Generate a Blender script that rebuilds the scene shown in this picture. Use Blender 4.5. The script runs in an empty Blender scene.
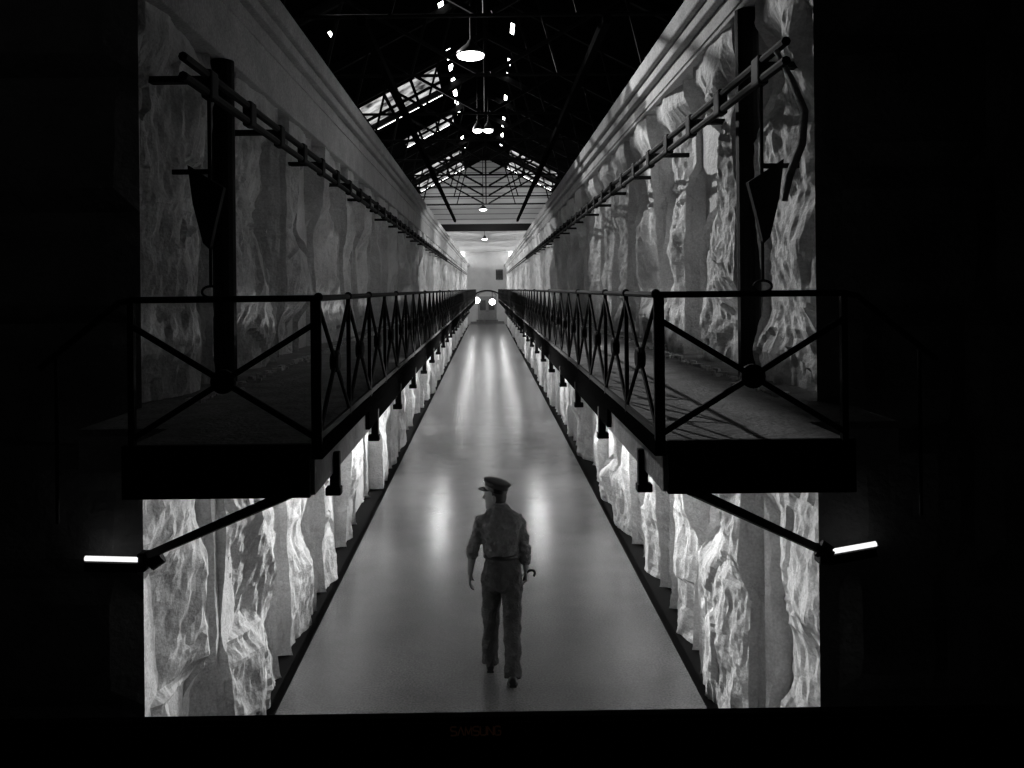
import bpy, bmesh, math, random
from mathutils import Vector, Matrix, noise
random.seed(7)
C = bpy.context.scene.collection
scn = bpy.context.scene
EYE = 3.5
F = 820.0
# ---------------------------------------------------------------- camera
cd = bpy.data.cameras.new('camera')
cam = bpy.data.objects.new('camera', cd); C.objects.link(cam)
cam.location = (0, 0, EYE)
cam.rotation_euler = (math.radians(90), math.radians(0.6), 0)
cd.sensor_width = 36.0
cd.lens = 36.0 * F / 1024.0
cd.shift_x = 25.0 / 1024.0
cd.shift_y = -95.0 / 1024.0
cd.clip_start = 0.05; cd.clip_end = 400
scn.camera = cam
# ---------------------------------------------------------------- world, exposure
w = bpy.data.worlds.new('sky'); scn.world = w; w.use_nodes = True
w.node_tree.nodes['Background'].inputs[0].default_value = (1, 1, 1, 1)
w.node_tree.nodes['Background'].inputs[1].default_value = 7.0
scn.view_settings.view_transform = 'Standard'
scn.view_settings.look = 'None'
scn.view_settings.gamma = 1.0
scn.view_settings.use_curve_mapping = False
scn.view_settings.exposure = 0.0
# ---------------------------------------------------------------- lights
def aim(o, tgt):
    d = Vector(tgt) - Vector(o.location)
    o.rotation_euler = d.to_track_quat('-Z', 'Y').to_euler()
def area(loc, tgt, power, sx, sy, spread=180):
    l = bpy.data.lights.new('area_light', 'AREA'); l.shape = 'RECTANGLE'
    l.size = sx; l.size_y = sy; l.energy = power; l.spread = math.radians(spread)
    o = bpy.data.objects.new('area_light', l); C.objects.link(o); o.location = loc; aim(o, tgt); return o
def spot(loc, tgt, power, ang=60, r=0.1, blend=0.5):
    l = bpy.data.lights.new('spot_light', 'SPOT'); l.energy = power; l.spot_size = math.radians(ang)
    l.spot_blend = blend; l.shadow_soft_size = r
    o = bpy.data.objects.new('spot_light', l); C.objects.link(o); o.location = loc; aim(o, tgt); return o
def point(loc, power, r=0.1):
    l = bpy.data.lights.new('point_light', 'POINT'); l.energy = power; l.shadow_soft_size = r
    o = bpy.data.objects.new('point_light', l); C.objects.link(o); o.location = loc; return o
# lamps slung under each gallery, hidden by its edge, washing the opposite lower wall
UNDER = [(7.4, 7), (10.4, 25), (13.6, 40), (17.2, 44), (24, 34), (29, 34), (34, 36), (40, 38), (46, 42)]
for s in (-1, 1):
    for y, p in UNDER:
        area((s*1.0, y, 2.47), (-s*1.9, y - 2.6, 1.6), p*1.25, 0.30, 0.08, 56)
# round lamps hung under the galleries
for s in (-1, 1):
    for y, p in ((20.5, 26), (22.5, 16), (37, 12), (45, 16), (53.5, 16), (62, 20), (71, 20)):
        point((s*1.28, y, 2.5), p, 0.10)
# floodlights on the left wall head, washing the upper right wall
spot((-2.6, 12.5, 7.9), (1.95, 7.4, 4.5), 1500, 50, 0.05)
spot((-2.6, 18.5, 7.9), (1.95, 12.8, 4.7), 1100, 50, 0.05)
# one weak unseen fill added above the right wall head for the left side
spot((2.4, 11.5, 8.0), (-1.95, 9.5, 4.9), 3.5, 72, 0.2)
# unseen fill lights added for the hall wall, near floor, guard and lettering
point((-1.5, 0.0, 6.5), 0.8, 0.4)
spot((0.6, 2.0, 8.6), (0, 5.7, 0), 20, 22, 0.2, 0.25)
spot((-1.65, 8.4, 5.7), (0.05, 7.4, 1.35), 60, 17, 0.04, 0.6)  # key from the left added for the guard
point((0.3, -2.0, 4.4), 1.3, 0.4)
point((-3.4, 2.2, 6.0), 1.6, 0.4)
# unseen spots added to brighten the far wing walls and the stretch before
for y, p in ((26.0, 90), (32, 110), (41, 110), (48, 120), (56, 130), (66, 150), (76, 170)):
    for s in (-1, 1):
        spot((-s*1.3, y, 4.6), (s*1.9, y+1.3, 4.4), p*1.9, 125, 0.1, 0.3)
point((0, 74, 4.8), 90, 0.2)  # unseen point added to brighten the end wall
# unseen spot added to brighten the boarded gable
spot((0, 33.5, 6.7), (0, 38, 7.6), 150, 130, 0.5)
# ---------------------------------------------------------------- helpers
def mat(name, col, rough=0.8, var=0.0, scale=4.0, bump=0.0, bscale=40.0, metal=0.0, spec=0.5, grain=0.0):
    m = bpy.data.materials.new(name); m.use_nodes = True
    nt = m.node_tree; b = nt.nodes['Principled BSDF']
    c = col if isinstance(col, tuple) else (col, col, col)
    b.inputs['Base Color'].default_value = (*c, 1); b.inputs['Roughness'].default_value = rough
    b.inputs['Metallic'].default_value = metal; b.inputs['Specular IOR Level'].default_value = spec
    tc = nt.nodes.new('ShaderNodeTexCoord')
    if var or grain:
        n = nt.nodes.new('ShaderNodeTexNoise'); n.inputs['Scale'].default_value = scale; n.inputs['Detail'].default_value = 8
        n.inputs['Roughness'].default_value = 0.65
        nt.links.new(tc.outputs['Object'], n.inputs['Vector'])
        r = nt.nodes.new('ShaderNodeMapRange'); r.inputs[1].default_value = 0.3; r.inputs[2].default_value = 0.7
        r.inputs[3].default_value = 1 - var; r.inputs[4].default_value = 1 + var
        nt.links.new(n.outputs['Fac'], r.inputs[0])
        out = r.outputs[0]
        if grain:
            g = nt.nodes.new('ShaderNodeTexNoise'); g.inputs['Scale'].default_value = 55; g.inputs['Detail'].default_value = 2
            nt.links.new(tc.outputs['Object'], g.inputs['Vector'])
            gr = nt.nodes.new('ShaderNodeMapRange'); gr.inputs[1].default_value = 0.3; gr.inputs[2].default_value = 0.7
            gr.inputs[3].default_value = 1 - grain; gr.inputs[4].default_value = 1 + grain
            nt.links.new(g.outputs['Fac'], gr.inputs[0])
            mu = nt.nodes.new('ShaderNodeMath'); mu.operation = 'MULTIPLY'
            nt.links.new(out, mu.inputs[0]); nt.links.new(gr.outputs[0], mu.inputs[1]); out = mu.outputs[0]
        vm = nt.nodes.new('ShaderNodeVectorMath'); vm.operation = 'SCALE'; vm.inputs[0].default_value = c
        nt.links.new(out, vm.inputs['Scale']); nt.links.new(vm.outputs[0], b.inputs['Base Color'])
    if bump:
        n2 = nt.nodes.new('ShaderNodeTexNoise'); n2.inputs['Scale'].default_value = bscale; n2.inputs['Detail'].default_value = 6
        nt.links.new(tc.outputs['Object'], n2.inputs['Vector'])
        bp = nt.nodes.new('ShaderNodeBump'); bp.inputs['Strength'].default_value = bump; bp.inputs['Distance'].default_value = 0.02
        nt.links.new(n2.outputs['Fac'], bp.inputs['Height']); nt.links.new(bp.outputs[0], b.inputs['Normal'])
    return m
def emit(name, s):
    m = bpy.data.materials.new(name); m.use_nodes = True; nt = m.node_tree
    nt.nodes.remove(nt.nodes['Principled BSDF']); e = nt.nodes.new('ShaderNodeEmission')
    e.inputs[1].default_value = s; nt.links.new(e.outputs[0], nt.nodes['Material Output'].inputs[0]); return m
M = dict(
    stone=mat('sandstone', 0.55, 0.95, 0.25, 2.2, 1.0, 14, grain=0.15),
    frieze=mat('dressed_sandstone', 0.42, 0.95, 0.2, 3, 0.5, 30, grain=0.22),
    floor=mat('polished_concrete', 0.135, 0.24, 0.25, 0.9, 0.10, 14, grain=0.34, spec=0.5),
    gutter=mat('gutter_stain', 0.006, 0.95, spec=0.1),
    iron=mat('black_iron', 0.008, 0.7, spec=0.12),
    roof=mat('roof_iron', 0.005, 0.9, spec=0.0),
    deck=mat('gallery_flags', 0.20, 0.9, 0.35, 5, 0.8, 30, grain=0.2, spec=0.2),
    slab=mat('gallery_slab', 0.30, 0.9, 0.3, 5, 0.5, 30, spec=0.2),
    plaster=mat('white_plaster', 0.62, 0.9, 0.12, 1.2),
    shaded_stone=mat('shaded_sandstone', 0.16, 0.95, 0.28, 2.2, 0.9, 22, spec=0.1),  # sandstone with the unlit hall's darkness put into its colour
    dark=mat('dark_hall', 0.05, 0.95, spec=0.1),
    lamp=emit('lamp_glow', 9.0), tube=emit('tube_glow', 1.1),
    wood=mat('door_wood', 0.30, 0.7, 0.2, 8), glassdark=mat('door_pane', 0.03, 0.2),
    enamel=mat('enamel', 0.03, 0.4),
    plasticb=mat('black_plastic', 0.003, 0.8, spec=0.05),
    logo=mat('logo_bronze', (0.95, 0.42, 0.22), 0.6),
    shirt=mat('shirt_cloth', 0.13, 0.9, 0.35, 14, 0.6, 60), trouser=mat('trouser_cloth', 0.055, 0.92, 0.35, 12, 0.6, 60),
    cap=mat('cap_cloth', 0.012, 0.8), visor=mat('visor_leather', 0.008, 0.25),
    skin=mat('skin', 0.24, 0.6), hair=mat('hair', 0.015, 0.7), leather=mat('black_leather', 0.012, 0.35),
)
# boarded ceiling/gable material
def boards(name, base, pitch):
    m = bpy.data.materials.new(name); m.use_nodes = True; nt = m.node_tree; b = nt.nodes['Principled BSDF']
    b.inputs['Roughness'].default_value = 0.85
    tc = nt.nodes.new('ShaderNodeTexCoord'); sp = nt.nodes.new('ShaderNodeSeparateXYZ')
    nt.links.new(tc.outputs['Object'], sp.inputs[0])
    a = nt.nodes.new('ShaderNodeMath'); a.operation = 'DIVIDE'; a.inputs[1].default_value = pitch
    nt.links.new(sp.outputs['Z'], a.inputs[0])
    f = nt.nodes.new('ShaderNodeMath'); f.operation = 'FRACT'; nt.links.new(a.outputs[0], f.inputs[0])
    g = nt.nodes.new('ShaderNodeMath'); g.operation = 'GREATER_THAN'; g.inputs[1].default_value = 0.15
    nt.links.new(f.outputs[0], g.inputs[0])
    mx = nt.nodes.new('ShaderNodeMapRange'); mx.inputs[3].default_value = base*0.35; mx.inputs[4].default_value = base
    nt.links.new(g.outputs[0], mx.inputs[0]); nt.links.new(mx.outputs[0], b.inputs['Base Color']); return m
M['boards'] = boards('painted_boards', 0.6, 0.24)
# dirty skylight glass
def dirty_glass():
    m = bpy.data.materials.new('dirty_glass'); m.use_nodes = True; nt = m.node_tree
    nt.nodes.remove(nt.nodes['Principled BSDF']); t = nt.nodes.new('ShaderNodeBsdfTransparent')
    tc = nt.nodes.new('ShaderNodeTexCoord'); n = nt.nodes.new('ShaderNodeTexNoise'); n.inputs['Scale'].default_value = 2.2; n.inputs['Detail'].default_value = 5
    nt.links.new(tc.outputs['Object'], n.inputs['Vector']); r = nt.nodes.new('ShaderNodeMapRange')
    r.inputs[1].default_value = 0.38; r.inputs[2].default_value = 0.62; r.inputs[3].default_value = 0.004; r.inputs[4].default_value = 0.11
    nt.links.new(n.outputs['Fac'], r.inputs[0]); nt.links.new(r.outputs[0], t.inputs[0])
    nt.links.new(t.outputs[0], nt.nodes['Material Output'].inputs[0]); return m
M['glass'] = dirty_glass()

class MB:
    def __init__(s): s.b = bmesh.new()
    def box(s, c, d, rot=None, bev=0.0):
        r = bmesh.ops.create_cube(s.b, size=1.0); vs = r['verts']
        bmesh.ops.scale(s.b, vec=Vector(d), verts=vs)
        if bev:
            es = list({e for v in vs for e in v.link_edges})
            q = bmesh.ops.bevel(s.b, geom=es, offset=bev, segments=2, affect='EDGES', profile=0.5)
            vs = list({v for f in q['faces'] for v in f.verts} | {v for v in vs if v.is_valid})
        if rot: bmesh.ops.rotate(s.b, cent=(0, 0, 0), matrix=rot, verts=vs)
        bmesh.ops.translate(s.b, vec=Vector(c), verts=vs); return s
    def rng(s, x0, x1, y0, y1, z0, z1, bev=0.0):
        return s.box(((x0+x1)/2, (y0+y1)/2, (z0+z1)/2), (abs(x1-x0), abs(y1-y0), abs(z1-z0)), bev=bev)
    def bar(s, a, b, wd, ht):
        a = Vector(a); b = Vector(b); d = b-a
        q = d.to_track_quat('Y', 'Z').to_matrix()
        return s.box((a+b)/2, (wd, d.length, ht), rot=q)
    def loft(s, rings, cap=True, seg=16):
        # ring = (centre, u vec, v vec)
        vv = []
        for c, u, v in rings:
            c = Vector(c); u = Vector(u); v = Vector(v)
            vv.append([s.b.verts.new(c + u*math.cos(2*math.pi*i/seg) + v*math.sin(2*math.pi*i/seg)) for i in range(seg)])
        for a, b in zip(vv, vv[1:]):
            for i in range(seg): s.b.faces.new((a[i], a[(i+1) % seg], b[(i+1) % seg], b[i]))
        if cap: s.b.faces.new(vv[0][::-1]); s.b.faces.new(vv[-1])
        return s
    def tube(s, pts, r, seg=10, cap=True):
        pts = [Vector(p) for p in pts]; n = len(pts)
        rs = r if isinstance(r, (list, tuple)) else [r]*n
        rings = []; up = None
        for i, p in enumerate(pts):
            t = (pts[min(i+1, n-1)] - pts[max(i-1, 0)]).normalized()
            if up is None: up = Vector((0, 0, 1)) if abs(t.z) < 0.9 else Vector((0, 1, 0))
            u = t.cross(up).normalized(); v = u.cross(t).normalized(); up = v
            rings.append((p, u*rs[i], v*rs[i]))
        return s.loft(rings, cap, seg)
    def ball(s, c, r, sc=(1, 1, 1), seg=16):
        q = bmesh.ops.create_uvsphere(s.b, u_segments=seg, v_segments=seg//2+2, radius=r)
        bmesh.ops.scale(s.b, vec=Vector(sc), verts=q['verts']); bmesh.ops.translate(s.b, vec=Vector(c), verts=q['verts']); return s
    def lathe(s, prof, seg=24, c=(0, 0, 0)):
        s.loft([((c[0], c[1], c[2]+z), (r, 0, 0), (0, r, 0)) for r, z in prof], True, seg); return s
    def build(s, name, m, parent=None, smooth=False, recalc=True):
        if recalc: bmesh.ops.recalc_face_normals(s.b, faces=s.b.faces)
        me = bpy.data.meshes.new(name); s.b.to_mesh(me); s.b.free()
        me.materials.append(M[m] if isinstance(m, str) else m)
        if smooth:
            for p in me.polygons: p.use_smooth = True
        o = bpy.data.objects.new(name, me); C.objects.link(o)
        if parent: o.parent = parent
        return o
def struct(o): o['kind'] = 'structure'; return o
def tag(o, label, cat, group=None, kind=None):
    o['label'] = label; o['category'] = cat
    if group: o['group'] = group
    if kind: o['kind'] = kind
    return o
def empty(name, loc=(0, 0, 0)):
    o = bpy.data.objects.new(name, None); C.objects.link(o); o.location = loc; return o

# ---------------------------------------------------------------- the setting
XW = 1.92       # pilaster face
YM = 4.72       # mouth of the cell corridor
YE = 84.0       # end wall
WT = 6.04       # wall head
XG = 0.72       # gallery edge
struct(MB().rng(-1.79, 1.79, -3, YE, -0.2, 0).build('floor', 'floor'))
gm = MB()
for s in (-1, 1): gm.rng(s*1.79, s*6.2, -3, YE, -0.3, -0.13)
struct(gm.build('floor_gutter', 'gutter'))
def rock_factory(seed):
    rnd = random.Random(seed)
    zs = [0.0]
    while zs[-1] < 6.2: zs.append(zs[-1] + rnd.uniform(0.6, 1.35))
    blocks = []
    for a, b in zip(zs, zs[1:]):
        pl = []
        for k in range(13):
            pl.append((rnd.uniform(0, 1), rnd.uniform(0, 1), rnd.gauss(0, 0.45), rnd.gauss(0, 0.16), rnd.uniform(0.05, 0.10)))
        blocks.append((a, b, pl))
    def h(u, z, wdt):
        # u across the face (metres), z up
        zz = z + 0.05*noise.noise(Vector((u*2.3, z*1.1, seed*1.7)))
        k = 0
        for i, (a, b, pl) in enumerate(blocks):
            if zz >= a: k = i
        a, b, pl = blocks[k]; t = (zz-a)/(b-a); w_ = b-a
        def hv(i, tt, ww): return min(p[4] + p[2]*(u/wdt - p[0])*wdt*0.55 + p[3]*(tt-p[1])*ww*0.55 for p in blocks[i][2])
        v = hv(k, t, w_)
        bl = 0.16
        if t*w_ < bl and k > 0:
            q = 0.5 + 0.5*max(0.0, t*w_)/bl; v = v*q + (1-q)*hv(k-1, 1.0, blocks[k-1][1]-blocks[k-1][0])
        elif (1-t)*w_ < bl and k < len(blocks)-1:
            q = 0.5 + 0.5*max(0.0, (1-t)*w_)/bl; v = v*q + (1-q)*hv(k+1, 0.0, blocks[k+1][1]-blocks[k+1][0])
        e = max(0.0, min(t, 1-t))*w_
        v *= 0.8+0.2*min(1.0, e/0.06)**0.5
        v += 0.045*noise.fractal(Vector((u*3.6, z*1.3, seed*3.3)), 1.0, 2.1, 4)
        vd = noise.voronoi(Vector((u*4.2, z*1.3, seed*5.1)))[0]
        v += 0.035*(vd[1]-vd[0]) - 0.01
        q = Vector((u*6.5+seed, z*3.2, seed*2.2))
        v += 0.042*(0.5-abs(noise.noise(q))) - 0.022
        v += 0.030*(0.5-abs(noise.noise(q*2.3)))
        if noise.noise(Vector((u*2.6+seed, z*1.5, 9.1))) > 0.28: v -= 0.035
        return v
    return h
def pilaster(s, y0, y1, res, parent, seed, pw=0.34, zf=4.95):
    h = rock_factory(seed); wd = y1-y0
    nU = max(4, int(wd/res)); nS = max(2, int(pw/res/1.3)); nV = int(5.86/res)
    b = bmesh.new(); cols = []
    path = []
    for i in range(nS): path.append((XW+pw*(1-i/nS), y0, 0, i/nS))
    for i in range(nU+1): path.append((XW, y0+wd*i/nU, 1, 1))
    for i in range(1, nS+1): path.append((XW+pw*i/nS, y1, 2, 1-i/nS))
    for j in range(nV+1):
        z = 5.86*j/nV; row = []
        fade = 1.0 if z < zf else max(0.3, 1-(z-zf)/0.3)
        for (x, y, side, t) in path:
            u = (y-y0) + (pw*t if side == 0 else 0)
            d = h(u if side != 0 else 0.02 + 0.25*(1-t), z, wd)*fade
            if side == 1:
                e = min(y-y0, y1-y); corner = max(0.0, 1-e/0.09)
                nx, ny = 1.0, (1 if y-y0 < y1-y else -1)*corner*0.45
                d2 = d*(1-0.35*corner)
                px = x - d2; py = y - ny*d2
                if y - y0 < 1e-6 or y1 - y < 1e-6: px = x - d2*0.65
            elif side == 0: px = x - 0.65*d*t; py = y - d*0.35*t
            else: px = x - 0.65*d*t; py = y + d*0.35*t
            row.append(b.verts.new((s*px, py, z-0.12)))
        cols.append(row)
    for r0, r1 in zip(cols, cols[1:]):
        for i in range(len(path)-1): b.faces.new((r0[i], r0[i+1], r1[i+1], r1[i]))
    mb = MB(); mb.b.free(); mb.b = b
    return mb.build('pilaster', 'stone', parent, smooth=False)
PER = 1.70
for s, nm in ((-1, 'wall_left'), (1, 'wall_right')):
    body = MB().rng(s*2.18, s*6.0, YM+0.25, YE, -0.3, 6.0).build(nm, 'stone'); struct(body)
    n = 0; y = YM
    while y < YE-2:
        res = 0.03 if n < 3 else 0.045 if n < 7 else 0.08 if n < 14 else 0.14
        pilaster(s, y, min(y+1.25+0.06*math.sin(n*2.3), YE), res, body, 11+n*7+(500 if s > 0 else 0), 0.08 if n == 0 else 0.34, 5.3 if s > 0 else 4.95); n += 1; y += PER
    fr = MB(); fr.rng(s*1.90, s*2.3, YM, YE, 5.22 if s < 0 else 5.56, 5.76, bev=0.01)
    fr.rng(s*1.885, s*2.3, YM-0.02, YE, 5.60, 5.63)
    fr.build('frieze', 'frieze', body)
    co = MB(); co.rng(s*1.83, s*2.4, YM-0.06, YE, 5.76, 5.86, bev=0.012); co.rng(s*1.77, s*2.6, YM-0.12, YE, 5.86, 6.04, bev=0.02)
    co.build('cornice', 'frieze', body)
    # wall that faces the hall: coursed rock-faced blocks
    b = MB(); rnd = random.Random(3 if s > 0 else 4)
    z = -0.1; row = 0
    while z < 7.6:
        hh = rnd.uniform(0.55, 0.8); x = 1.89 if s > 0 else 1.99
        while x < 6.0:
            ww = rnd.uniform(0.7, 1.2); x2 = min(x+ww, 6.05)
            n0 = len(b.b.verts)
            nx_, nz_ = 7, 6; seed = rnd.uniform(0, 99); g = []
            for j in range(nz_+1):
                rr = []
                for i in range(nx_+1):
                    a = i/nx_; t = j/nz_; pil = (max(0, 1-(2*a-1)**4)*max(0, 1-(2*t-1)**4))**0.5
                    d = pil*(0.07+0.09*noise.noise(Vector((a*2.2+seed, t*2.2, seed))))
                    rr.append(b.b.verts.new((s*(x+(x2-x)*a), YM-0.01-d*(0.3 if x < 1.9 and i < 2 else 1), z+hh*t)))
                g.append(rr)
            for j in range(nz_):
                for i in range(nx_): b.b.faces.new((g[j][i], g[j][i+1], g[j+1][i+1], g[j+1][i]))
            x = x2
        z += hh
    struct(b.build('wall_hall_left' if s < 0 else 'wall_hall_right', 'shaded_stone'))
    ow = MB(); ow.rng(s*6.0, s*6.3, -3, YE, -0.3, 6.5)
    struct(ow.build('wall_outer_left' if s < 0 else 'wall_outer_right', 'dark'))
struct(MB().rng(-6.3, 6.3, -3.3, -3, -0.3, 10).build('wall_back', 'dark'))
struct(MB().rng(-2.3, 2.3, YE, YE+0.3, -0.3, 7.6).build('wall_end', 'plaster'))
# roof : gable, ridge at RH, with openings
RH = EYE+6.05; SL = 0.52
rholes = {-1: [], 1: []}
def hole(s, x0, x1, y0, y1): rholes[s].append((x0, x1, y0, y1))
hole(-1, 1.15, 3.1, 19.8, 23.0)
hole(-1, 1.0, 2.6, 25.2, 27.2)
hole(-1, 0.95, 2.9, 32.2, 34.4); hole(1, 0.95, 2.9, 32.2, 34.4)
hole(-1, 0.95, 3.0, 35.0, 37.8); hole(1, 0.95, 3.0, 35.0, 37.8)
rnd = random.Random(5)
y = 16.0
while y < 33:
    L = rnd.uniform(0.25, 0.9)
    if rnd.random() < 0.9: hole(-1, 0.80, 0.90, y, y+L)
    if rnd.random() < 0.75: hole(1, 0.58, 0.66, y, y+L)
    y += L + rnd.uniform(0.35, 1.1)
for y in (12.6, 13.6, 14.6): hole(-1, 2.74, 2.79, y, y+0.28)
for s in (-1, 1):
    xs = sorted({0.0, 6.3} | {h[0] for h in rholes[s]} | {h[1] for h in rholes[s]})
    ys = sorted({-3.2, 38.3} | {h[2] for h in rholes[s]} | {h[3] for h in rholes[s]})
    b = MB()
    for xa, xb in zip(xs, xs[1:]):
        for ya, yb in zip(ys, ys[1:]):
            mx, my = (xa+xb)/2, (ya+yb)/2
            if any(h[0] < mx < h[1] and h[2] < my < h[3] for h in rholes[s]): continue
            vs = [b.b.verts.new((s*x, y, RH-SL*x)) for x, y in ((xa, ya), (xb, ya), (xb, yb), (xa, yb))]
            b.b.faces.new(vs)
    bmesh.ops.remove_doubles(b.b, verts=b.b.verts, dist=1e-5)
    o = struct(b.build('ceiling_left_slope' if s < 0 else 'ceiling_right_slope', 'roof'))
wi = 0
for s in (-1, 1):
    for (x0, x1, y0, y1) in rholes[s]:
        if x1-x0 < 0.5: continue
        wi += 1
        b = MB(); vs = [b.b.verts.new((s*x, y, RH-SL*x+0.03)) for x, y in ((x0, y0), (x1, y0), (x1, y1), (x0, y1))]; b.b.faces.new(vs)
        p = struct(b.build('window_%d' % wi, 'glass'))
        g = MB()
        nb = 3
        for k in range(nb+1):
            x = x0+(x1-x0)*k/nb; g.bar((s*x, y0-.05, RH-SL*x-0.03), (s*x, y1+.05, RH-SL*x-0.03), 0.06, 0.07)
        for yy in (y0, (y0+y1)/2, y1): g.bar((s*x0, yy, RH-SL*x0-0.03), (s*x1, yy, RH-SL*x1-0.03), 0.06, 0.07)
        g.build('window_frame', 'roof', p)
# boarded gable and the ceiling of the far wing
b = MB(); y = 38.0
for y in (38.0,):
    vs = [b.b.verts.new(v) for v in ((-6, y, 6.3), (6, y, 6.3), (6, y, RH-SL*6), (0, y, RH), (-6, y, RH-SL*6))]; b.b.faces.new(vs)
    vs2 = [b.b.verts.new((v.co.x, y+0.15, v.co.z)) for v in vs]; b.b.faces.new(vs2[::-1])
    for i in range(5): b.b.faces.new((vs[i], vs2[i], vs2[(i+1) % 5], vs[(i+1) % 5]))
struct(b.build('wall_gable', 'boards'))
struct(MB().rng(-6, 6, 38.15, YE, 7.3, 7.45).build('ceiling', 'plaster'))
# end wall: cornice moulding, steps, double door
struct(MB().rng(-2.2, 2.2, YE-0.15, YE, 7.05, 7.2).build('trim_1', 'plaster'))
d = MB(); d.rng(-0.95, 0.95, YE-0.12, YE, 0.36, 2.75); d.tube([(math.cos(a)*0.95, YE-0.06, 2.75+math.sin(a)*0.55) for a in [math.pi*k/12 for k in range(13)]], 0.07)
door = struct(d.build('door_1', 'wood'))
for sx in (-1, 1):
    MB().rng(sx*0.15, sx*0.75, YE-0.16, YE-0.1, 1.35, 2.35).build('door_pane', 'glassdark', door)
    MB().rng(sx*0.12, sx*0.8, YE-0.15, YE-0.1, 0.5, 1.2, bev=0.02).build('door_panel', 'wood', door)
    MB().ball((sx*0.07, YE-0.2, 1.25), 0.04).build('door_handle', 'iron', door)
win = struct(MB().rng(0.95, 1.6, YE-0.06, YE-0.01, 4.5, 5.4).build('window_20', 'glassdark'))
fr = MB()
for x in (0.95, 1.27, 1.6): fr.rng(x-0.03, x+0.03, YE-0.1, YE, 4.45, 5.45)
for z in (4.45, 4.95, 5.45): fr.rng(0.92, 1.63, YE-0.1, YE, z-0.03, z+0.03)
fr.build('window_frame', 'iron', win)
st = MB(); st.rng(-1.7, 1.7, YE-1.0, YE, 0.002, 0.18); st.rng(-1.1, 1.1, YE-0.5, YE, 0.18, 0.36)
struct(st.build('trim_2', 'deck'))

# ---------------------------------------------------------------- beam and trusses
b = empty('tie_beam', (0, 36, 5.80)); tag(b, 'heavy dark timber beam spanning wall to wall below the pale boarded gable', 'beam')
MB().rng(-2.3, 2.3, -0.15, 0.15, 0.25, 0.55).build('timber', 'iron', b)
MB().rng(-2.3, 2.3, -0.17, 0.17, 0.48, 0.53).build('flange', 'iron', b)
for s in (-1, 1): MB().rng(s*1.8, s*2.25, -0.2, 0.2, 0.24, 0.26).build('bearing_plate', 'iron', b)
def truss(loc):
    t = empty('roof_truss', loc)   # origin at eye+... z = 6.55
    z0 = 6.55; R = RH-z0-0.12
    def zr(x): return R - SL*abs(x)
    MB().bar((-5.8, 0, zr(5.8)), (0, 0, R), 0.09, 0.14).build('rafter', 'iron', t)
    MB().bar((5.8, 0, zr(5.8)), (0, 0, R), 0.09, 0.14).build('rafter', 'iron', t)
    MB().tube([(-5.8, 0, zr(5.8)), (-2.6, 0, 0.42), (2.6, 0, 0.42), (5.8, 0, zr(5.8))], 0.028, 8).build('tie_rod', 'iron', t)
    MB().tube([(0, 0, 0.4), (0, 0, R)], 0.022, 8).build('king_rod', 'iron', t)
    for s in (-1, 1):
        MB().bar((s*0.1, 0, 0.45), (s*2.3, 0, zr(2.3)), 0.06, 0.06).build('strut', 'iron', t)
        MB().bar((s*2.6, 0, 0.42), (s*2.3, 0, zr(2.3)), 0.05, 0.05).build('strut', 'iron', t)
        MB().bar((s*2.6, 0, 0.42), (s*4.1, 0, zr(4.1)), 0.05, 0.05).build('strut', 'iron', t)
        MB().bar((s*1.2, 0, 0.42), (s*0.6, 0, zr(0.6)), 0.04, 0.04).build('strut', 'iron', t)
    return t
def copy_tree(o, parent=None):
    c = o.copy(); C.objects.link(c)
    if parent: c.parent = parent
    for ch in list(o.children): copy_tree(ch, c)
    return c
tys = [10.4 + 2.9*k for k in range(9)]
tr0 = truss((0, tys[0], 6.55))
names = ['nearest, above the brightest oval lamp', 'second from the camera', 'third from the camera', 'fourth from the camera', 'beside the left skylight', 'sixth from the camera, past the left skylight', 'seventh from the camera', 'next to last before the pale gable', 'last, close before the pale boarded gable']
for k, yy in enumerate(tys):
    t = tr0 if k == 0 else copy_tree(tr0); t.location = (0, yy, 6.55)
    tag(t, 'black iron roof truss, ' + names[k], 'roof truss', 'iron roof trusses over the corridor')
# long purlins
for s in (-1, 1):
    for x, side in ((1.35, 'inner'), (3.0, 'outer')):
        zt = 6.46 if x < 2 else RH-SL*x-0.28
        y0 = 9; y1 = 35.6 if x < 2 else 37.9
        p = MB().bar((s*x, y0, zt), (s*x, y1, zt), 0.09 if x < 2 else 0.09, 0.11).build('purlin', 'roof')
        tag(p, '%s long dark beam running down the roof on the %s side' % (side, 'left' if s < 0 else 'right'), 'beam', 'long beams under the roof')

# ---------------------------------------------------------------- galleries
def rail_panel_cross(a, b, zl, zh, name, parent, r=0.011, disc_n=(1, 0, 0)):
    a = Vector(a); b = Vector(b)
    m = MB(); m.tube([(a.x, a.y, zh), (b.x, b.y, zl)], r, 6); c1 = m.build('brace', 'iron', parent)
    m = MB(); m.tube([(a.x, a.y, zl), (b.x, b.y, zh)], r, 6); m.build('brace', 'iron', parent)
    c = (a+b)/2; c.z = (zl+zh)/2
    n = Vector(disc_n).normalized(); u = Vector((0, 0, 1)); v = n.cross(u)
    R = 0.052
    m = MB(); m.loft([(c-n*0.02, u*R*0.8, v*R*0.8), (c-n*0.012, u*R, v*R), (c+n*0.012, u*R, v*R), (c+n*0.02, u*R*0.8, v*R*0.8)], True, 20)
    m.build('rosette', 'iron', parent)
D_T, D_S0, D_S1 = EYE-0.655, EYE-0.70, EYE-0.88    # deck top, slab top, slab bottom
ZR = EYE-0.032
YG0, YG1 = 3.50, 53.0
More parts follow.
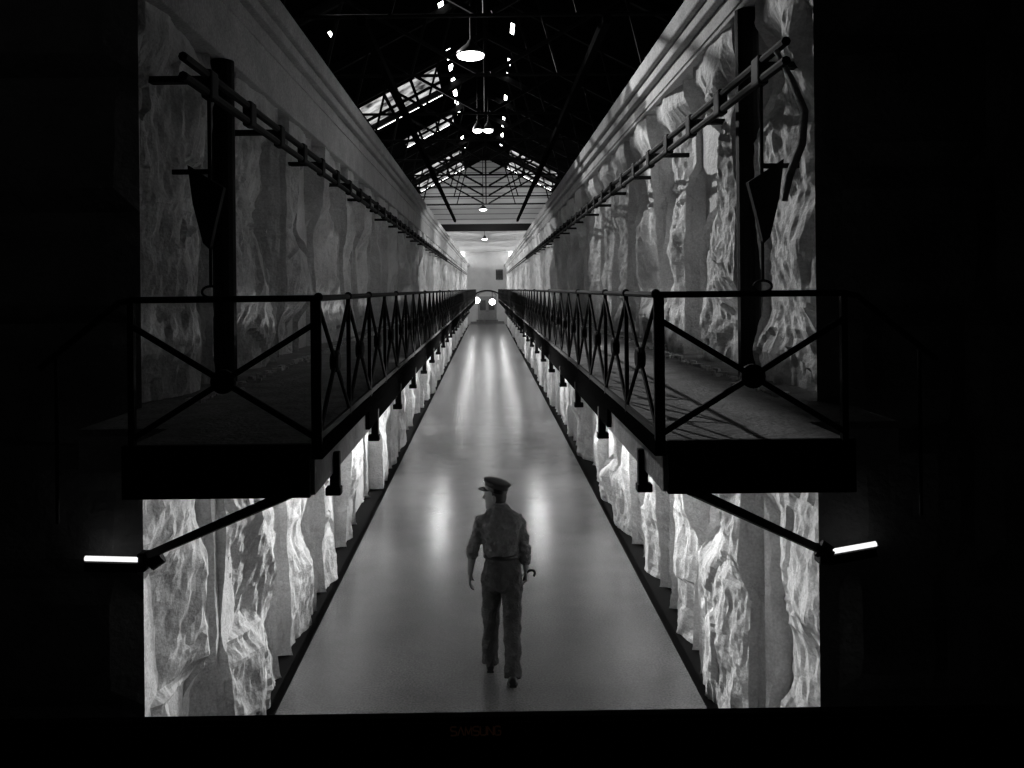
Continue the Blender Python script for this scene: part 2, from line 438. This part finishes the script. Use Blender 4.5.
for s, side in ((-1, 'left'), (1, 'right')):
    g = empty('gallery', (0, 0, 0)); tag(g, 'long narrow walkway of stone slabs cantilevered from the %s wall' % side, 'gallery', 'galleries on both walls')
    MB().rng(s*0.75, s*2.18, YM, YG1, D_S1, D_S0).rng(s*0.75, s*2.0, 4.0, YM, D_S1, D_S0).rng(s*0.75, s*1.56, YG0+0.03, 4.0, D_S1, D_S0).build('slab', 'slab', g)
    MB().rng(s*0.76, s*2.18, YM, YG1, D_S0, D_T-0.01).rng(s*0.76, s*2.0, 4.0, YM, D_S0, D_T-0.01).rng(s*0.76, s*1.56, YG0+0.05, 4.0, D_S0, D_T-0.01).build('deck', 'deck', g)
    kb = MB(); kb.rng(s*0.71, s*0.755, YG0, YG1, D_S0-0.02, D_T+0.01); kb.rng(s*0.725, s*0.749, 5.0, YG1, D_S1+0.03, D_S0); kb.build('edge_angle_and_shade', 'roof', g)  # lower strip added to blacken the slab side the lamps would light
    MB().rng(s*0.765, s*1.57, YG0, YG0+0.03, D_S1-0.005, D_T, bev=0.004).build('end_fascia', 'iron', g)
    # small stone chips along the wall foot of the deck
    ch = MB(); rr = random.Random(8)
    for k in range(260):
        y = YM + 0.2 + 14*rr.random()**1.6; x = 1.80 - abs(rr.gauss(0, 0.05)); q = rr.uniform(0.008, 0.03)
        ch.box((s*x, y, D_T-0.01+q*0.35), (q*1.3, q*1.6, q), rot=Matrix.Rotation(rr.uniform(0, 3), 3, 'Z'))
    o = tag(ch.build('stone_chips', 'stone'), 'crumbled stone chips along the foot of the %s wall on the gallery deck' % side, 'rubble', None, 'stuff')
    # hangers under the edge
    for k, yy in enumerate([3.98 + 1.42*i for i in range(22)]):
        h = MB(); h.rng(s*0.722, s*0.77, yy-0.022, yy+0.022, D_S1-0.10, D_S1+0.10, bev=0.006); h.rng(s*0.715, s*0.79, yy-0.03, yy+0.03, D_S1-0.11, D_S1-0.07, bev=0.006)
        h.build('edge_bracket', 'iron', g)
    # railing along the edge
    R = empty('gallery_railing', (0, 0, 0)); tag(R, 'black iron railing with crossed bars and round rosettes along the %s gallery edge' % side, 'railing', 'iron railings on both galleries')
    x = s*XG
    MB().tube([(x, YG0, ZR), (x, YG1, ZR)], 0.014, 8).build('handrail', 'iron', R)
    MB().bar((x, YG0, D_T+0.035), (x, YG1, D_T+0.035), 0.016, 0.03).build('bottom_rail', 'iron', R)
    sp = 0.75; npan = int((YG1-YG0)/sp)
    for k in range(npan+1):
        yy = YG0 + k*sp
        p = MB(); p.rng(x-0.010, x+0.010, yy-0.010, yy+0.010, D_T, ZR)
        if k % 4 == 0 or k < 3: p.ball((x, yy, ZR+0.004), 0.021, seg=10)
        p.build('post', 'iron', R)
    rest = MB()
    for k in range(npan):
        a = YG0+k*sp; b_ = a+sp
        if k < 30: rail_panel_cross((x, a, 0), (x, b_, 0), D_T+0.05, ZR-0.03, '', R, 0.010)
        else:
            rest.tube([(x, a, ZR-0.03), (x, b_, D_T+0.05)], 0.010, 5); rest.tube([(x, a, D_T+0.05), (x, b_, ZR-0.03)], 0.010, 5)
    rb = rest.build('far_braces', 'iron', R); rb['kind'] = 'stuff'
    # railing across the near end and the stair handrail falling away
    E = empty('end_railing', (0, 0, 0)); tag(E, 'iron railing panel with one large cross at the near end of the %s gallery' % side, 'railing', 'end railings nearest the camera')
    xo = s*1.52
    MB().tube([(x, YG0, ZR), (xo, YG0, ZR), (xo+s*0.05, YG0-0.01, ZR-0.012), (s*1.85, YG0-0.12, ZR-0.28)], 0.014, 8).build('handrail', 'iron', E)
    for xx in (x+s*0.02, xo): MB().rng(xx-0.013, xx+0.013, YG0-0.013, YG0+0.013, D_T-0.02, ZR).build('post', 'iron', E)
    MB().tube([(s*1.79, YG0-0.1, ZR-0.24), (s*1.79, YG0-0.1, D_T-0.3)], 0.008, 8).build('baluster', 'iron', E)
    rail_panel_cross((x+s*0.02, YG0, 0), (xo, YG0, 0), D_T+0.03, ZR-0.11, '', E, 0.014, (0, 1, 0))
    # diagonal strut to the wall corner
    t = tag(MB().bar((s*0.88, 3.56, D_S1-0.005), ((-1.92 if s < 0 else 1.84), YM-0.16, EYE-1.47), 0.04, 0.04).tube([(s*1.82, YM-0.18, EYE-1.45), (s*1.88, YM-0.2, EYE-1.49)], 0.05, 10).build('gallery_strut', 'iron'),
            'slanting iron strut under the near end of the %s gallery' % side, 'strut', 'struts under the gallery ends')
    # tube lamp on the hall wall
    L = empty('tube_lamp', (0, 0, 0)); tag(L, 'short glowing white tube lamp, %s' % ('left of the lit wall' if s < 0 else 'right of the lit wall and tilted up'), 'lamp', 'tube lamps beside the corridor mouth')
    z1 = EYE-1.465; z2 = EYE-1.455 if s < 0 else EYE-1.42
    xa, xb = (-1.93, -2.22) if s < 0 else (1.85, 2.12)
    MB().tube([(xa, YM-0.22, z1), (xb, YM-0.22, z2)], 0.014, 12).build('tube', 'tube', L)
    MB().bar((xa-s*0.0, YM-0.20, z1-0.045), (xb, YM-0.20, z2-0.045), 0.06, 0.05).build('housing', 'iron', L)
    MB().box((xa-s*0.015, YM-0.18, z1-0.02), (0.05, 0.09, 0.1), bev=0.01).build('end_cap', 'iron', L)

# ---------------------------------------------------------------- locking bars over the cell doors, pull rods, recess shade tubes
for s, side in ((-1, 'left'), (1, 'right')):
    g = empty('locking_bar', (0, 0, 0)); tag(g, 'long black double iron bar with collars running along the %s upper wall' % side, 'iron bar', 'locking bars along both upper walls')
    xb = s*1.70; z1, z2 = (EYE+1.38, EYE+1.27) if s > 0 else (EYE+1.33, EYE+1.22)
    MB().tube([(xb, YM-0.1, z1), (xb, 70, z1)], 0.027, 8).build('upper_rod', 'iron', g)
    MB().tube([(xb, YM-0.1, z2), (xb, 70, z2)], 0.027, 8).build('lower_rod', 'iron', g)
    for k in range(36):
        yy = YM+0.35 + k*0.85
        c = MB(); c.rng(xb-0.035, xb+0.035, yy-0.07, yy+0.07, z2-0.035, z1+0.035, bev=0.015)
        if k % 2 == 0: c.rng(xb, s*2.1, yy-0.03, yy+0.03, z1-0.04, z1)
        c.build('collar', 'iron', g)
    g = empty('lever_bracket', (0, 0, 0)); tag(g, 'black triangular lever with hanging rod and ring on the %s upper wall' % side, 'lever', 'hanging levers at the gallery ends')
    yl = 5.05; xl = s*1.70
    def P(dx, dz): return (xl + s*dx, yl, EYE + dz)
    b = MB(); out = [(-0.09, 0.64), (0.04, 0.72), (0.13, 0.78), (0.10, 0.54), (0.04, 0.30), (0.0, 0.26), (-0.03, 0.40)]
    f0 = [b.b.verts.new((xl+s*dx, yl-0.02, EYE+dz)) for dx, dz in out]; f1 = [b.b.verts.new((xl+s*dx, yl+0.03, EYE+dz)) for dx, dz in out]
    b.b.faces.new(f0); b.b.faces.new(f1[::-1])
    for i in range(7): b.b.faces.new((f0[i], f0[(i+1) % 7], f1[(i+1) % 7], f1[i]))
    b.build('lever_plate', 'iron', g)
    MB().tube([(xl, yl, EYE+0.68), (xl, yl, EYE+1.28)], 0.012, 8).build('hanger', 'iron', g)
    MB().bar((xl, yl, EYE+0.74), (s*1.93, yl, EYE+0.74), 0.02, 0.03).build('arm', 'iron', g)
    MB().tube([(xl, yl, EYE+0.28), (xl, yl, EYE+0.03)], 0.010, 8).build('pull_rod', 'iron', g)
    MB().tube([(xl+0.055*math.cos(a), yl, EYE-0.0+0.035*math.sin(a)) for a in [2*math.pi*k/20 for k in range(21)]], 0.008, 8, cap=False).build('ring', 'iron', g)
    # black tube added to stand for the shadow in the first recess
    tag(MB().tube([(s*1.95, 6.10, D_T-0.01), (s*1.95, 6.10, 5.215 if s < 0 else 5.55)], 0.085, 14).build('recess_shade', 'iron'),
        'thick black tube standing for the shadow in the first recess of the %s upper wall' % side, 'shade tube', 'black shade tubes in the first recesses')
# pale curved tube standing for a lit arch rib at the right mouth
tag(MB().tube([(1.67, YM-0.02, EYE+1.35), (1.74, YM-0.06, EYE+1.18), (1.80, YM-0.10, EYE+0.98), (1.78, YM-0.11, EYE+0.80), (1.71, YM-0.10, EYE+0.62), (1.68, YM-0.1, EYE+0.48)], [0.014, 0.018, 0.022, 0.024, 0.024, 0.018], 10).build('lit_rib_edge', 'frieze'),
    'pale curved tube standing for a lit arch rib beside the lever on the right upper wall', 'arch rib')

# ---------------------------------------------------------------- pendant lamps
def pendant(loc, r, label, top, power):
    t = empty('pendant_lamp', loc); tag(t, label, 'lamp', 'pendant lamps under the roof')
    s = MB(); s.lathe([(r*1.05, 0.0), (r*1.02, 0.03), (r*0.7, 0.09), (r*0.3, 0.15), (r*0.15, 0.2)], 28); s.build('lamp_shade', 'enamel', t, True)
    s = MB(); s.lathe([(r*0.5, -0.06), (r*0.9, -0.035), (r*0.98, -0.001)], 28); s.build('diffuser', 'lamp', t, True)
    MB().tube([(0, 0, 0.2), (0, 0, top-loc[2])], 0.012, 6).build('rod', 'iron', t)
    point((loc[0], loc[1], loc[2]-0.2), power, 0.12)
pendant((-0.19, 11.2, EYE+3.2), 0.19, 'nearest and brightest oval pendant lamp high above the corridor', RH, 8)
pendant((-0.16, 16.9, EYE+3.28), 0.10, 'left lamp of the close pair hanging farther down the roof', RH, 3)
pendant((0.06, 16.9, EYE+3.28), 0.10, 'right lamp of the close pair hanging farther down the roof', RH, 3)
pendant((-0.12, 31.5, EYE+3.06), 0.15, 'small pendant lamp just above the dark cross beam', RH, 40)
pendant((-0.1, 45.0, EYE+2.75), 0.16, 'distant small pendant lamp seen just below the dark cross beam', 7.3, 40)
# globes and arched bridge rail at the gallery ends
for x, lab in ((-0.66, 'left glowing globe lamp by the distant end of the gallery'), (0.33, 'right glowing globe lamp before the distant door')):
    t = empty('globe_lamp', (x, YG1-0.1, EYE-0.72 if x < 0 else EYE-0.84)); tag(t, lab, 'lamp', 'globe lamps at the far gallery end')
    MB().ball((0, 0, 0), 0.20, seg=20).build('globe', 'lamp', t, True)
    MB().tube([(0, 0, 0.18), (0, 0, 0.46 if x < 0 else 0.70)], 0.02, 8).build('stem', 'iron', t)
br = empty('bridge_rail', (0, 0, 0)); tag(br, 'thin arched iron rail bridging the gap between the far ends of both galleries', 'railing')
MB().tube([(0.75*k/8, YG1-0.1, EYE-0.30+0.20*(1-(k/8)**2)) for k in range(-8, 9)], 0.05, 8).build('arch_rail', 'iron', br)

# ---------------------------------------------------------------- the guard
G = empty('person', (0.11, 7.42, 0)); tag(G, 'guard in peaked cap walking away, head turned left, cane in right hand', 'person')
def remesh(o, vox, sm=4, disp=0.0, dscale=0.1):
    r = o.modifiers.new('r', 'REMESH'); r.mode = 'VOXEL'; r.voxel_size = vox; r.use_smooth_shade = True
    m = o.modifiers.new('s', 'SMOOTH'); m.factor = 0.5; m.iterations = sm
    if disp:
        t = bpy.data.textures.new('folds', 'CLOUDS'); t.noise_scale = dscale; t.noise_depth = 2
        d = o.modifiers.new('d', 'DISPLACE'); d.texture = t; d.strength = disp; d.mid_level = 0.5
    return o
V = Vector
LHIP, LKNEE, LANK = V((-.085, .01, .93)), V((-.105, .13, .51)), V((-.115, .12, .10))
RHIP, RKNEE, RANK = V((.085, -.01, .93)), V((.085, -.02, .50)), V((.078, -.27, .13))
LSH, LEL, LWR = V((-.180, .0, 1.405)), V((-.262, -.03, 1.15)), V((-.292, .06, .91))
RSH, REL, RWR = V((.150, .02, 1.41)), V((.205, -.03, 1.16)), V((.218, .06, .935))
NECK = V((-.025, .0, 1.49)); HEAD = V((-.055, .02, 1.625))
def limb(m, a, b, r0, r1, n=5, bulge=0.0, seg=14):
    a = V(a); b = V(b)
    m.tube([a.lerp(b, k/n) for k in range(n+1)], [r0+(r1-r0)*k/n + bulge*math.sin(math.pi*min(1, k/n*1.4)) for k in range(n+1)], seg)
HZ = Matrix.Rotation(math.radians(72), 3, 'Z')    # head yaw : +Y forward -> turned to the left
def hp(x, y, z): return HEAD + HZ @ V((x, y, z))
# body: head, neck, forearms, hands
b = MB()
def hring(z, rx, ry, cy): return (hp(0, cy, z), HZ @ V((rx, 0, 0)), HZ @ V((0, ry, 0)))
b.loft([hring(-.125, .03, .025, .062), hring(-.112, .045, .045, .045), hring(-.085, .058, .070, .022), hring(-.05, .066, .085, .008), hring(0, .074, .094, 0),
        hring(.04, .077, .099, -.004), hring(.08, .070, .090, -.006), hring(.105, .05, .065, -.006), hring(.12, .02, .03, -.006)], True, 20)
# nose, brow, lips, ears, chin
b.tube([hp(0, .088, .018), hp(0, .108, -.012), hp(0, .113, -.026), hp(0, .092, -.034)], [.008, .011, .014, .008], 10)
b.tube([hp(-.035, .082, .026), hp(0, .095, .026), hp(.035, .082, .026)], .010, 8)
b.tube([hp(-.022, .078, -.060), hp(0, .090, -.058), hp(.022, .078, -.060)], .007, 8)
b.tube([hp(-.018, .076, -.074), hp(0, .087, -.074), hp(.018, .076, -.074)], .007, 8)
b.ball(hp(0, .075, -.105), .022)
for sx in (-1, 1):
    b.loft([(hp(sx*.072, -.01, -.015), HZ @ V((0, .016, 0)), V((0, 0, .03))), (hp(sx*.086, -.016, -.013), HZ @ V((0, .020, 0)), V((0, 0, .034))), (hp(sx*.09, -.018, -.012), HZ @ V((0, .014, 0)), V((0, 0, .026)))], True, 12)
    b.ball(hp(sx*.03, .080, .002), .012)
limb(b, HEAD+V((.012, -.005, -.05)), NECK+V((0, 0, -.03)), .056, .066, 4)
b.loft([(V((0, 0, 1.47)), V((.10, 0, 0)), V((0, .08, 0))), (V((0, 0, 1.3)), V((.13, 0, 0)), V((0, .08, 0))), (V((0, 0, 1.0)), V((.11, 0, 0)), V((0, .08, 0))), (V((0, 0, .88)), V((.12, 0, 0)), V((0, .085, 0)))], True, 16)
for SH, EL, WR in ((LSH, LEL, LWR), (RSH, REL, RWR)):
    limb(b, V((SH.x*.5, 0, 1.42)), SH, .05, .05, 3); limb(b, SH, EL, .046, .040); limb(b, EL, WR, .041, .026, 5, .004)
for HP, KN, AN in ((LHIP, LKNEE, LANK), (RHIP, RKNEE, RANK)):
    limb(b, HP, KN, .075, .05); limb(b, KN, AN, .05, .034, 5, .008)
def hand(wr, dirv, palm_n, side_v, curl, grip=False):
    dirv = dirv.normalized(); side_v = (side_v - dirv*side_v.dot(dirv)).normalized(); n = dirv.cross(side_v)
    if n.dot(palm_n) < 0: n = -n
    b.loft([(wr, side_v*.026, n*.020), (wr+dirv*.03, side_v*.034, n*.017), (wr+dirv*.065, side_v*.041, n*.015), (wr+dirv*.092, side_v*.040, n*.013)], True, 12)
    lens = [.074, .084, .078, .060]
    for i in range(4):
        o = wr + dirv*.088 + side_v*(.030-.020*i); d = dirv.copy(); pts = [o]
        for j in range(3):
            d = (d*math.cos(curl) + n*math.sin(curl)); 
            pts.append(pts[-1] + d.normalized()*lens[i]*(.45, .32, .23)[j]); 
            d = d.normalized()
        b.tube([o-dirv*.02]+pts, [.0095, .0095, .0092, .0085, .0065], 8)
    o = wr + dirv*.025 + side_v*.028
    p1 = o + (side_v*.7+dirv*.8+n*.4)*.035; p2 = p1 + (dirv*.8+n*(.9 if grip else .3))*.030; p3 = p2 + (dirv*.4+n*.8-side_v*(.8 if grip else .1))*.022
    b.tube([o, p1, p2, p3], [.014, .012, .010, .008], 8)
    return wr+dirv*.085+n*.022
ld = (LWR-LEL).normalized()
hand(LWR, V((-.05, .05, -1)), V((1, 0, 0)), V((0, 1, 0)), .38)
hc = hand(RWR, V((.05, .02, -1)), V((-1, 0, 0)), V((0, 1, 0)), 1.0, True)
body = remesh(b.build('body', 'skin', G), .005, 2)
# trousers
b = MB()
b.loft([(V((0, 0, 1.10)), V((.150, 0, 0)), V((0, .108, 0))), (V((0, 0, 1.0)), V((.168, 0, 0)), V((0, .122, 0))), (V((0, -.01, .90)), V((.185, 0, 0)), V((0, .132, 0))), (V((0, -.005, .83)), V((.172, 0, 0)), V((0, .12, 0))), (V((0, 0, .78)), V((.12, 0, 0)), V((0, .09, 0)))], True, 20)
limb(b, LHIP+V((0, 0, -.02)), LKNEE, .105, .080, 6); limb(b, LKNEE, LANK+V((0, -.01, -.035)), .080, .074, 6); b.ball(LKNEE, .08)
limb(b, RHIP+V((0, 0, -.02)), RKNEE, .105, .080, 6); limb(b, RKNEE, RANK+V((0, 0, -.03)), .080, .074, 6); b.ball(RKNEE, .08)
b.ball((.12, -.09, .93), .05, (1, .5, 1.2))
remesh(b.build('trousers', 'trouser', G), .008, 4, .040, .09)
# shirt with rolled sleeves
b = MB()
b.loft([(V((0, 0, 1.075)), V((.148, 0, 0)), V((0, .108, 0))), (V((0, -.005, 1.12)), V((.168, 0, 0)), V((0, .128, 0))), (V((-.005, -.005, 1.22)), V((.178, 0, 0)), V((0, .130, 0))), (V((-.01, -.01, 1.33)), V((.195, 0, 0)), V((0, .128, 0))),
        (V((-.012, -.005, 1.41)), V((.205, 0, .008)), V((0, .112, 0))), (V((-.015, 0, 1.46)), V((.172, 0, .01)), V((0, .085, 0))), (V((-.018, 0, 1.515)), V((.095, 0, 0)), V((0, .066, 0))), (V((-.02, .0, 1.545)), V((.066, 0, 0)), V((0, .06, 0)))], True, 24)
for SH, EL, WR, t in ((LSH, LEL, LWR, .18), (RSH, REL, RWR, .55)):
    b.ball(SH+V((0, 0, -.01)), .062); limb(b, SH, EL, .064, .058, 6); limb(b, EL, EL.lerp(WR, t), .058, .050, 3); b.ball(EL, .056)
    c = EL.lerp(WR, t); dd = (WR-EL).normalized(); limb(b, c-dd*.03, c+dd*.012, .055, .055, 2)
remesh(b.build('shirt', 'shirt', G), .007, 3, .045, .07)
cl = MB(); cl.loft([(V((-.02, -.0, 1.525)), V((.075, 0, 0)), V((0, .07, 0))), (V((-.02, .003, 1.56)), V((.066, 0, 0)), V((0, .063, 0))), (V((-.02, .003, 1.555)), V((.058, 0, 0)), V((0, .056, 0)))], False, 24)
cl.build('collar', 'shirt', G, True)
bl = MB(); bl.loft([(V((0, 0, 1.075)), V((.163, 0, 0)), V((0, .122, 0))), (V((0, 0, 1.077)), V((.170, 0, 0)), V((0, .128, 0))), (V((0, 0, 1.113)), V((.170, 0, 0)), V((0, .128, 0))), (V((0, 0, 1.115)), V((.160, 0, 0)), V((0, .12, 0)))], True, 32)
bl.build('belt', 'leather', G, True)
# hair
b = MB(); b.loft([hring(-.055, .060, .060, -.035), hring(-.03, .074, .072, -.032), hring(.02, .081, .082, -.024), hring(.06, .081, .086, -.018)], True, 20)
remesh(b.build('hair', 'hair', G), .006, 2)
# peaked cap, front raised
T = HZ @ Matrix.Rotation(math.radians(14), 3, 'X')
def cp(x, y, z): return HEAD + HZ @ V((0, -.005, .045)) + T @ V((x, y, z))
def cring(z, rx, ry, cy): return (cp(0, cy, z), T @ V((rx, 0, 0)), T @ V((0, ry, 0)))
capo = MB().loft([cring(0, .082, .104, 0), cring(.042, .084, .106, .0), cring(.050, .088, .108, .004), cring(.074, .106, .126, .004), cring(.084, .108, .128, .004), cring(.093, .092, .110, .004), cring(.096, .05, .06, .004)], True, 32).build('cap', 'cap', G, True)
bd = MB().loft([cring(.002, .0865, .1085, 0), cring(.038, .0885, .1105, 0)], False, 32).build('cap_band', 'visor', capo, True)
vb = MB(); n = 14; rows = []
for k in range(n+1):
    a = math.radians(20+140*k/n); ca, sa = math.cos(a), math.sin(a)
    q = math.sin(math.pi*k/n)**.6
    rows.append([vb.b.verts.new(cp(.086*ca, .108*sa, .006)), vb.b.verts.new(cp((.086+.01*q)*ca, (.108+.060*q)*sa, .006-.032*q)), vb.b.verts.new(cp((.086+.01*q)*ca, (.108+.060*q)*sa, .002-.034*q)), vb.b.verts.new(cp(.086*ca, .108*sa, .001))])
for r0, r1 in zip(rows, rows[1:]):
    for i in range(4): vb.b.faces.new((r0[i], r1[i], r1[(i+1) % 4], r0[(i+1) % 4]))
vb.build('visor', 'visor', capo, True)
bg = MB().ball(cp(0, .124, .058), .012, (1, 1, 1.3)).build('badge', mat('badge_metal', 0.5, 0.3, metal=1.0), capo, True)
# shoes
def shoe(an, ang, y_off):
    m = MB(); Rx = Matrix.Rotation(math.radians(ang), 3, 'X')
    def q(x, y, z): return V((an.x+x, an.y, an.z)) + Rx @ V((0, y, z))
    prof = [(-.075, .030, .030, -.055), (-.05, .038, .045, -.045), (0, .040, .055, -.040), (.06, .044, .045, -.053), (.12, .050, .034, -.065), (.17, .045, .028, -.070), (.20, .025, .018, -.078)]
    rings = [(q(0, y, z), V((rx, 0, 0)), Rx @ V((0, 0, rz))) for y, rx, rz, z in prof]
    m.loft(rings, True, 16); limb(m, q(0, -.01, -.03), q(0, -.01, .05), .042, .040, 2)
    o = remesh(m.build('shoe', 'leather', G), .006, 2)
    h = MB().box(q(0, -.045, -.088), (.062, .055, .022), rot=Rx, bev=.004).build('heel', 'leather', o)
    return o
shoe(LANK, 2, 0); shoe(RANK, -26, 0)
# the cane he carries : hooked handle through the right fist
K = empty('cane', (0.11, 7.42, 0)); tag(K, 'dark hooked cane gripped in the right hand of the walking guard', 'cane')
c0 = hc
ax = V((-.30, .2, -1)).normalized()
pts = [c0 + ax*.58, c0 + ax*.3, c0, c0 - ax*.045]
MB().tube(pts, [.008, .010, .012, .012], 10).build('shaft', 'leather', K, True)
pp = []; side = V((1, -.1, .10)).normalized(); base = c0 - ax*.045; rr = .042
for k in range(13):
    a = math.pi*1.12*k/12; pp.append(base + side*(rr - rr*math.cos(a)) - ax*(rr*1.1*math.sin(a)))
MB().tube(pp, .012, 10).build('hook_handle', 'leather', K, True)

# ---------------------------------------------------------------- television front edge with maker's lettering
Tv = empty('television', (0, 1.0, EYE-0.5240)); tag(Tv, 'glossy black lower edge of a television casing with dim bronze lettering', 'television')
Tv.rotation_euler = (0, math.radians(-0.25), 0)
MB().rng(-0.78, 0.86, 0.0, 0.02, -0.10, 0.0, bev=0.004).build('casing', 'plasticb', Tv)
MB().rng(-0.75, 0.83, -0.001, 0.0, -0.0045, -0.0035).build('casing_seam', 'enamel', Tv)
lg = MB(); cw, chh, gap = 0.0072, 0.0105, 0.0021; x0 = (446-487)/F; zc = -0.0195
glyph = {'S': [[(1, .95), (.85, 1), (.15, 1), (0, .85), (0, .65), (.15, .52), (.85, .48), (1, .35), (1, .15), (.85, 0), (.15, 0), (0, .05)]],
         'A': [[(0, 0), (.5, 1), (1, 0)]], 'M': [[(0, 0), (.08, 1), (.5, .1), (.92, 1), (1, 0)]],
         'U': [[(0, 1), (0, .15), (.15, 0), (.85, 0), (1, .15), (1, 1)]], 'N': [[(0, 0), (0, 1), (1, 0), (1, 1)]],
         'G': [[(1, .85), (.85, 1), (.15, 1), (0, .85), (0, .15), (.15, 0), (.85, 0), (1, .15), (1, .5), (.55, .5)]]}
gx = x0
for ch in 'SAMSUNG':
    wv = cw*(1.15 if ch == 'M' else 1.0)
    for st_ in glyph[ch]:
        for (a0, b0), (a1, b1) in zip(st_, st_[1:]):
            lg.bar((gx+a0*wv, -0.0006, zc+b0*chh), (gx+a1*wv, -0.0006, zc+b1*chh), 0.0018, 0.0014)
    gx += wv+gap*0.75
lg.build('lettering', 'logo', Tv)
# put the origins of things gathered at the world origin onto their own base
bpy.context.view_layer.update()
for o in list(C.objects):
    if o.parent is None and o.type == 'EMPTY' and o.location.length < 1e-6 and o.children:
        pts = [ch.matrix_world @ Vector(c) for ch in o.children for c in ch.bound_box]
        base = Vector(((min(p.x for p in pts)+max(p.x for p in pts))/2, (min(p.y for p in pts)+max(p.y for p in pts))/2, min(p.z for p in pts)))
        o.location = base
        for ch in o.children: ch.location = ch.location - base
